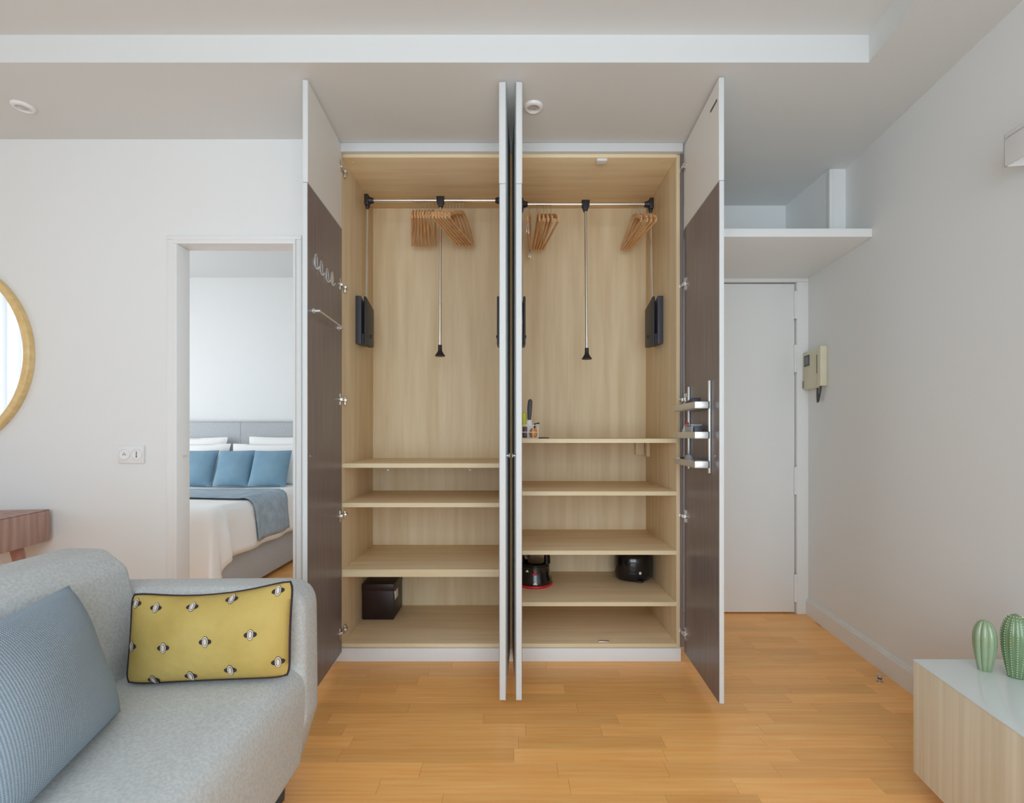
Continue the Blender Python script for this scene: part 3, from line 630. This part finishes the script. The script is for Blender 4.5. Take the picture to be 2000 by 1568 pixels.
# mustard cushion
Y_ = thing('mustard_cushion', 'oblong mustard cushion with dark piping and small oval motifs', 'cushion', (-.83, 1.33, ZS))
cy = [at(246, 1336, 1.30), at(566, 1322, 1.335), at(573, 1131, 1.375), at(258, 1157, 1.345)]
b = BM(); P = pillow(b, cy, .105, 36, .02, seed=3, sag=.022); obj('cover', b, M['yel'], Y_, 80)
b = BM(); tube(b, rim(P), .0032, 6, closed=True); obj('piping', b, M['ink'], Y_, 80)
def motif(P, u, v, s):
    b = BM(); e1 = (P(u + .02, v, s) - P(u - .02, v, s)); e2 = (P(u, v + .03, s) - P(u, v - .03, s)); e1.normalize(); e2.normalize(); nn = e1.cross(e2).normalized() * (1 if s > 0 else -1)
    c = P(u, v, s)
    def ell(a, d, off, m, ox=0, k=20):
        vs = []
        for i in range(k):
            th = 2 * PI * i / k; du = (ox + a * math.cos(th)) / .42; dv = d * math.sin(th) / .245
            vs.append(b.verts.new(P(min(max(u + du, 0), 1), min(max(v + dv, 0), 1), s) + nn * off))
        f = b.faces.new(vs); f.material_index = m
        top = [x.co.copy() for x in vs]; return top
    ell(.0085, .0065, .0012, 0, -.0075); ell(.0085, .0065, .0012, 0, .0075)
    ell(.0084, .0145, .0016, 0); ell(.0072, .0132, .0020, 1); ell(.0052, .0100, .0024, 0); ell(.0038, .0086, .0028, 1)
    bmesh.ops.recalc_face_normals(b, faces=b.faces[:])
    return b
sgn = 1
for u, v in ((.045, .90), (.19, .86), (.42, .87), (.65, .92), (.925, .92), (.05, .42), (.27, .40), (.525, .44), (.79, .48), (.19, .05), (.425, .08), (.67, .13), (.945, .17)):
    obj('motif', motif(P, u, v, sgn), [M['ink'], M['thread']], Y_, 80)
# blue cushion
cb = [Vector((-.835, .76, ZS + .012)), Vector((-.938, 1.168, ZS + .012)), Vector((-1.079, 1.185, .737)), Vector((-.975, .77, .737))]
b = BM(); P2 = pillow(b, cb, .13, 28, .03, uvs=True, seed=5, rd=.006); o = obj('knitted_cushion', b, M['knit'], None, 80); tag(o, 'square blue-grey knitted cushion leaning on the sofa back', 'cushion')

# ------------------------------------------------------------------ desk, mirror, socket
D = thing('walnut_desk', 'walnut desk with slanting tapered legs against the wall', 'desk', (-2.172, 2.287, 0), None, math.radians(10))
b = BM(); box(b, -1.1, 0, -.44, 0, .604, .748, .006); obj('drawer_body', b, M['walnut'], D, local=True)
b = BM(); box(b, -1.098, -.002, -.438, -.002, .7482, .7515, .001); obj('desktop', b, M['walnut'], D, local=True)
for x, sx in ((-.07, 1), (-1.03, -1)):
    for y, sy in ((-.36, -1), (-.10, -.3)):
        b = BM(); tube(b, [(x, y, .604), (x + sx * .15, y + sy * .05, 0.0)], [.024, .013], 12); obj('leg', b, M['walnuth'], D, local=True)
R = thing('round_mirror', 'large round wall mirror in a slim gold frame', 'mirror', (-2.745, 2.29, 1.005))
Rx = Matrix.Rotation(PI / 2, 4, 'X')
b = BM(); lathe(b, [(0, 0), (.455, 0), (.455, .006), (0, .006)], (-2.745, 2.285, 1.484), 96, M=Rx); obj('mirror_glass', b, M['glassm'], R)
b = BM(); lathe(b, [(.448, 0), (.479, 0), (.479, .026), (.474, .030), (.452, .030), (.448, .026), (.448, 0)], (-2.745, 2.308, 1.484), 96, M=Rx); obj('frame', b, M['gold'], R)
t = thing('double_socket', 'white double wall socket beside the bedroom doorway', 'socket', (-1.80, YW, .966))
b = BM(); box(b, -1.865, -1.741, YW - .011, YW - .0005, .966, 1.051, .003); pl = obj('plate', b, M['white'], t)
for x in (-1.832, -1.774):
    b = BM(); lathe(b, [(.027, 0), (.027, .004), (.024, .005), (.022, .002), (0, .002)], (x, YW - .0105, 1.010), 28, M=Rx); obj('socket_ring', b, M['white'], t)
for i, (x, z, r) in enumerate(((-1.837, 1.008, .0028), (-1.827, 1.008, .0028), (-1.832, 1.016, .0024))):
    b = BM(); lathe(b, [(0, 0), (r, 0), (r, .001), (0, .001)], (x, YW - .0122, z), 10, M=Rx); obj('pin_hole', b, M['dgrey'], t)
b = BM(); box(b, -1.7755, -1.7725, YW - .0135, YW - .012, .997, 1.024); lathe(b, [(0, 0), (.003, 0), (.003, .0015), (0, .0015)], (-1.774, YW - .0122, .998), 10, M=Rx); obj('slot', b, M['dgrey'], t)

# ------------------------------------------------------------------ ceiling spotlights, wall lamp
def spot(x, y, lab):
    t = thing('ceiling_spotlight', lab, 'spotlight', (x, y, ZC - .012))
    b = BM(); lathe(b, [(.025, .010), (.026, .002), (.029, .0), (.037, .003), (.042, .0115)], (x, y, ZC - .012), 36, caps=False); obj('bezel', b, M['white'], t)
    b = BM(); lathe(b, [(0, .0075), (.010, .007), (.0235, .009), (.0235, .0115), (0, .0115)], (x, y, ZC - .012), 28); l_ = obj('lamp', b, M['lamp'], t)
    b = BM(); lathe(b, [(.0205, .0088), (.0225, .0065), (.0245, .0088)], (x, y, ZC - .012), 28, caps=False); obj('clip_ring', b, M['alu'], l_)
spot(.101, 2.079, 'recessed round spotlight in the ceiling between the open wardrobe doors')
spot(-2.09, 2.077, 'recessed round spotlight in the ceiling above the round mirror and desk')
ang = -math.atan(.1185)
t = thing('wall_lamp', 'white boxy wall lamp open underneath on the right wall', 'wall lamp', (wr(1.52) - .0505, 1.52, 1.947), None, ang)
b = BM(); h = .103
box(b, -.05, -.044, -.32, 0, 0, h, .001); box(b, -.05, .049, -.006, 0, 0, h, .001); box(b, -.05, .049, -.32, -.314, 0, h, .001); box(b, .043, .049, -.32, 0, 0, h); box(b, -.05, .049, -.32, 0, h - .02, h - .014)
obj('housing', b, M['white'], t, local=True)
b = BM(); tube(b, [(0, -.06, .035), (0, -.26, .035)], .012, 12); obj('lamp_tube', b, M['lamp'], t, local=True)

# ------------------------------------------------------------------ entrance corner: shelf, intercom, door stop
b = BM(); prism(b, [(.852, 2.345), (wr(2.345) - .001, 2.345), (wr(YE) - .001, YE - .013), (.852, YE - .013)], 2, 2.062, 2.102, .001); tag(obj('entry_shelf', b, M['trim']), 'deep white shelf spanning above the entrance door', 'shelf')
yi = 2.86; I = thing('intercom', 'yellowed beige video intercom with handset on the wall beside the entrance door', 'intercom', (wr(yi), yi, 1.375), None, ang)
b = BM(); box(b, -.034, -.001, -.072, .105, .0, .228, .004); obj('body', b, M['beige'], I, local=True)
b = BM(); box(b, -.0355, -.032, .020, .086, .140, .205, .001); sb_ = obj('screen_bezel', b, M['dgrey'], I, local=True)
b = BM(); box(b, -.0365, -.0350, .028, .078, .148, .196); obj('screen', b, M['screen'], sb_, local=True)
b = BM(); prism(b, rpoly([(-.112, .006), (-.075, .006), (-.075, .236), (-.112, .236)], .008, 4), 0, -.038, -.001, .003); hsn = obj('handset', b, M['beige'], I, local=True)
b = BM(); box(b, -.0395, -.037, -.0755, -.0735, .08, .19); box(b, -.0352, -.0335, .094, .1025, .012, .055); obj('dark_slot', b, M['dgrey'], I, local=True)
b = BM(); tube(b, [(-.022, -.085, .006), (-.020, -.068, -.04), (-.019, -.050, -.078), (-.019, -.044, -.082), (-.019, -.042, -.07), (-.020, -.042, -.03), (-.020, -.046, .004)], .0055, 10); obj('coiled_cord', b, M['dgrey'], I, local=True)
t = thing('door_stop', 'small metal floor door stop near the right baseboard', 'door stop', (1.655, 2.165, 0))
b = BM(); lathe(b, [(0, 0), (.016, 0), (.016, .004), (.007, .006), (.007, .024), (0, .024)], (1.655, 2.165, 0), 18); obj('post', b, M['nickel'], t)
b = BM(); lathe(b, [(.0065, .010), (.0085, .011), (.0085, .016), (.0065, .017)], (1.655, 2.165, 0), 18); obj('rubber_ring', b, M['dgrey'], t)
b = BM(); lathe(b, [(.006, .024), (.013, .024), (.013, .030), (.006, .031), (0, .031)], (1.655, 2.165, 0), 18); obj('cap', b, M['nickel'], t)

# ------------------------------------------------------------------ sideboard and ceramic cacti
SB = thing('low_sideboard', 'low pale oak sideboard with grey glass top', 'sideboard', (1.30, .9, 0))
zt_, zb0 = .402, .060
def fx(Y): return 1.251 + .165 * (Y - 1.5)
def pl_(dx0, Y0, Y1, back): return [(fx(Y0) + dx0, Y0), (fx(Y1) + dx0, Y1), (back(Y1), Y1), (back(Y0), Y0)]
bk = lambda Y: wr(Y) - .03
b = BM(); prism(b, pl_(.018, -.3, 1.498, bk), 2, zb0 + .002, zt_ - .002); obj('body', b, M['oakpale'], SB)
for y0, y1 in ((.902, 1.5), (.302, .899), (-.3, .299)):
    b = BM(); prism(b, [(fx(y0), y0), (fx(y1), y1), (fx(y1) + .017, y1), (fx(y0) + .017, y0)], 2, zb0, zt_, .0012); obj('door', b, M['oakpale'], SB)
b = BM(); prism(b, pl_(-.001, -.3, 1.502, bk), 2, zt_, zt_ + .005, .001); obj('glass_top', b, M['glass_top'], SB)
for y in (1.38, .6, -.2):
    for dx in (.07, .29):
        b = BM(); lathe(b, [(0, 0), (.018, 0), (.018, .063), (0, .063)], (fx(y) + dx, y, 0), 14); obj('foot', b, M['dgrey'], SB)
ZP = zt_ + .0052
def cactus(name, label, x, y, h, r, ribs, amp, m, dots=False):
    c = Vector((x, y, ZP)); t = thing(name, label, 'ornament', c)
    ns = 26; prof = []
    for i in range(ns + 1):
        u = i / ns
        rr = r * (.56 + .44 * math.sin(min(u / .62, 1) * PI / 2)) if u < .62 else r * math.sqrt(max(0, 1 - ((u - .62) / .38) ** 2))
        prof.append((max(rr, 0), u * h))
    prof[-1] = (0, h); prof = [(0, 0)] + prof
    f = lambda th, i: 1 - amp + amp * abs(math.cos(ribs * th / 2)) ** .7
    b = BM(); lathe(b, prof, (0, 0, 0), ribs * 10, mod=f); obj('body', b, m, t, local=True, angle=70)
    if dots:
        b = BM()
        for k in range(ribs):
            th = 2 * PI * k / ribs
            for i in range(2, ns + 1):
                rr, z = prof[i]
                q = bmesh.ops.create_icosphere(b, subdivisions=1, radius=.0017, matrix=Matrix.Translation((rr * math.cos(th), rr * math.sin(th), z)) @ Matrix.Diagonal((1, 1, .75, 1)))
        o = obj('spine_dots', b, M['spine'], t, local=True); o['kind'] = 'stuff'
cactus('ceramic_cactus', 'small smooth-ribbed sage green ceramic cactus on the sideboard', 1.405, 1.432, .150, .0275, 8, .22, M['cact'])
cactus('ceramic_cactus', 'larger green ceramic cactus with rows of pale dots on the sideboard', 1.455, 1.392, .182, .0325, 14, .05, M['cact2'], True)

# ------------------------------------------------------------------ bedroom
B = thing('double_bed', 'double bed with light grey upholstered base and headboard', 'bed', (-2.63, 3.8, 0))
b = BM(); box(b, -3.42, -1.855, 3.09, 4.66, .03, .31, .012, 3); obj('base', b, M['bedgrey'], B)
b = BM(); box(b, -3.47, -1.74, 4.665, 4.745, 0.0, 1.225, .012, 3); hb = obj('headboard', b, M['bedgrey'], B)
b = BM(); tube(b, [(-3.46, 4.668, 1.226), (-1.75, 4.668, 1.226)], .007, 8); tube(b, [(-2.60, 4.664, .3), (-2.60, 4.664, 1.22)], .002, 6); obj('headboard_piping', b, M['bedgrey'], hb)
b = BM(); box(b, -3.41, -1.875, 3.10, 4.66, .311, .605, .05, 4); obj('mattress', b, M['bedlinen'], B)
for x in (-3.35, -1.92):
    for y in (3.16, 4.55):
        b = BM(); lathe(b, [(0, 0), (.02, 0), (.02, .032), (0, .032)], (x, y, 0), 12); obj('leg', b, M['dgrey'], B)
def drape(x0, x1, y0, y1, side, foot, top, off, nx, ny, flare=.18, wob=.012, seed=1):
    """cloth over the bed: hangs over the side x1 by `side` and over the end y0 by `foot`"""
    b = BM(); rg = random.Random(seed); g = []
    W_ = (x1 - x0) + side; L_ = (y1 - y0) + foot
    for i in range(nx + 1):
        row = []
        for j in range(ny + 1):
            u = x0 + W_ * i / nx; v = y1 - L_ * j / ny
            du = max(0, u - x1); dv = max(0, y0 - v); d = math.hypot(du, dv); r = .05
            x, y, z = min(u, x1), max(v, y0), top
            if d > 0:
                ex, ey = du / d, -dv / d
                if d < r * PI / 2: a = d / r; o_, dz = r * math.sin(a), r * (1 - math.cos(a))
                else: o_, dz = r + flare * (d - r * PI / 2), r + (d - r * PI / 2)
                x += ex * o_; y += ey * o_; z -= dz
                wv = wob * min(1, d / .2) * (math.sin(v * 17 + seed) * ex - math.sin(u * 15 + seed) * ey + (1.2 * math.sin(6 * math.atan2(dv, du + 1e-6)) if du > 0 and dv > 0 else 0))
                x += ex * wv; y += ey * wv
            else:
                z += .006 * math.sin(5 * u + 1.3) * math.sin(4 * v) 
            row.append(b.verts.new((x + off, y, max(z + off, .012))))
        g.append(row)
    for i in range(nx):
        for j in range(ny): b.faces.new((g[i][j], g[i][j + 1], g[i + 1][j + 1], g[i + 1][j]))
    bmesh.ops.recalc_face_normals(b, faces=b.faces[:])
    return b
def solid(o, t):
    m = o.modifiers.new('thickness', 'SOLIDIFY'); m.thickness = t; m.offset = 1
dv_ = obj('duvet', drape(-3.40, -1.875, 3.10, 4.45, .35, .62, .632, 0, 46, 60, .08, .014), M['bedlinen'], None, 80); solid(dv_, .012); tag(dv_, 'white duvet hanging over the side and foot of the bed', 'duvet')
def throw(xa, xb, ya, yb, side, top):
    b = BM(); nx, ny = 54, 14; g = []
    W_ = (xb - xa) + side
    for i in range(nx + 1):
        u = xa + W_ * i / nx; du = max(0, u - xb); row = []
        for j in range(ny + 1):
            y = ya + (yb - ya) * j / ny; r = .070; x = min(u, xb); z = top
            if du > 0:
                if du < r * PI / 2: a = du / r; o_, dz = r * math.sin(a), r * (1 - math.cos(a))
                else: o_, dz = r + .08 * (du - r * PI / 2), r + (du - r * PI / 2)
                wv = .014 * min(1, du / .2) * math.sin(y * 17 + 1); x += o_ + wv; z -= dz
            else: z += .006 * math.sin(5 * u + 1.3) * math.sin(4 * y)
            y2 = y + (.06 * min(du, .3) if True else 0)
            row.append(b.verts.new((x, y2, z)))
        g.append(row)
    for i in range(nx):
        for j in range(ny): b.faces.new((g[i][j], g[i][j + 1], g[i + 1][j + 1], g[i + 1][j]))
    bmesh.ops.recalc_face_normals(b, faces=b.faces[:]); return b
th_ = obj('bed_throw', throw(-3.40, -1.875, 3.40, 3.92, .35, .658), M['throw'], None, 80); solid(th_, .008); tag(th_, 'slate blue throw laid across the white duvet', 'throw')
def bedpillow(name, label, cat, c, t, m, seed, group=None, ear=.05):
    b = BM(); pillow(b, c, t, 18, ear, seed=seed, rd=.008); o = obj(name, b, m, None, 80); return tag(o, label, cat, group)
def pc(a, b_, c, d, Yb, Yt): return [at(*a, Yb), at(*b_, Yb), at(*c, Yt), at(*d, Yt)]
zd = .650
def up(x0, x1, z1, Yb, Yt): return [Vector((x0, Yb, zd)), Vector((x1, Yb, zd)), Vector((x1, Yt, z1)), Vector((x0, Yt, z1))]
bedpillow('bed_pillow', 'white pillow against the headboard, behind the blue cushion half hidden by the door frame', 'pillow', up(-3.36, -2.68, 1.08, 4.54, 4.60), .11, M['bedlinen'], 1)
bedpillow('bed_pillow', 'white pillow against the headboard, behind the right-hand and middle blue cushions', 'pillow', up(-2.48, -1.86, 1.085, 4.54, 4.60), .11, M['bedlinen'], 2)
bedpillow('bed_pillow', 'white front pillow on the far half of the bed, behind two blue cushions', 'pillow', up(-3.30, -2.575, 1.02, 4.39, 4.47), .11, M['bedlinen'], 3)
bedpillow('bed_pillow', 'white front pillow on the half of the bed with the hanging throw', 'pillow', up(-2.56, -1.87, 1.02, 4.39, 4.47), .11, M['bedlinen'], 4)
for i, (x0, x1, xs, lab) in enumerate(((338, 412, 17, 'blue velvet cushion half hidden by the door frame'), (414, 485, 14, 'blue velvet cushion standing between the other two on the bed'), (483, 558, 13, 'blue velvet cushion nearest the hanging side of the throw'))):
    c = pc((x0, 950), (x1, 951), (x1 + xs, 879), (x0 + xs + 2, 880), 4.215 - .02 * i, 4.33 - .02 * i)
    bedpillow('velvet_cushion', lab, 'cushion', c, .11, M['velvet'], 10 + i, None, .03)

# ------------------------------------------------------------------ curtains at the left window (seen in the mirror)
def curtain(y0, y1, lab):
    b = BM(); n = 90; A = []; Bt = []
    for k in range(n + 1):
        y = y0 + (y1 - y0) * k / n; x = -4.06 + .035 * math.sin(k * .62) + .012 * math.sin(k * 1.9)
        A.append(b.verts.new((x, y, .02))); Bt.append(b.verts.new((x, y, 2.48)))
    for k in range(n): b.faces.new((A[k], A[k + 1], Bt[k + 1], Bt[k]))
    t = obj('sheer_curtain', b, M['curtain'], None, 80); tag(t, lab, 'curtain'); return t
curtain(.08, 1.1, 'sheer white curtain reflected in the round mirror')
b = BM(); tube(b, [(-4.06, -1.1, 2.49), (-4.06, 1.2, 2.49)], .011, 12); tag(obj('curtain_rod', b, M['white']), 'white curtain rod above the side window', 'curtain rod')
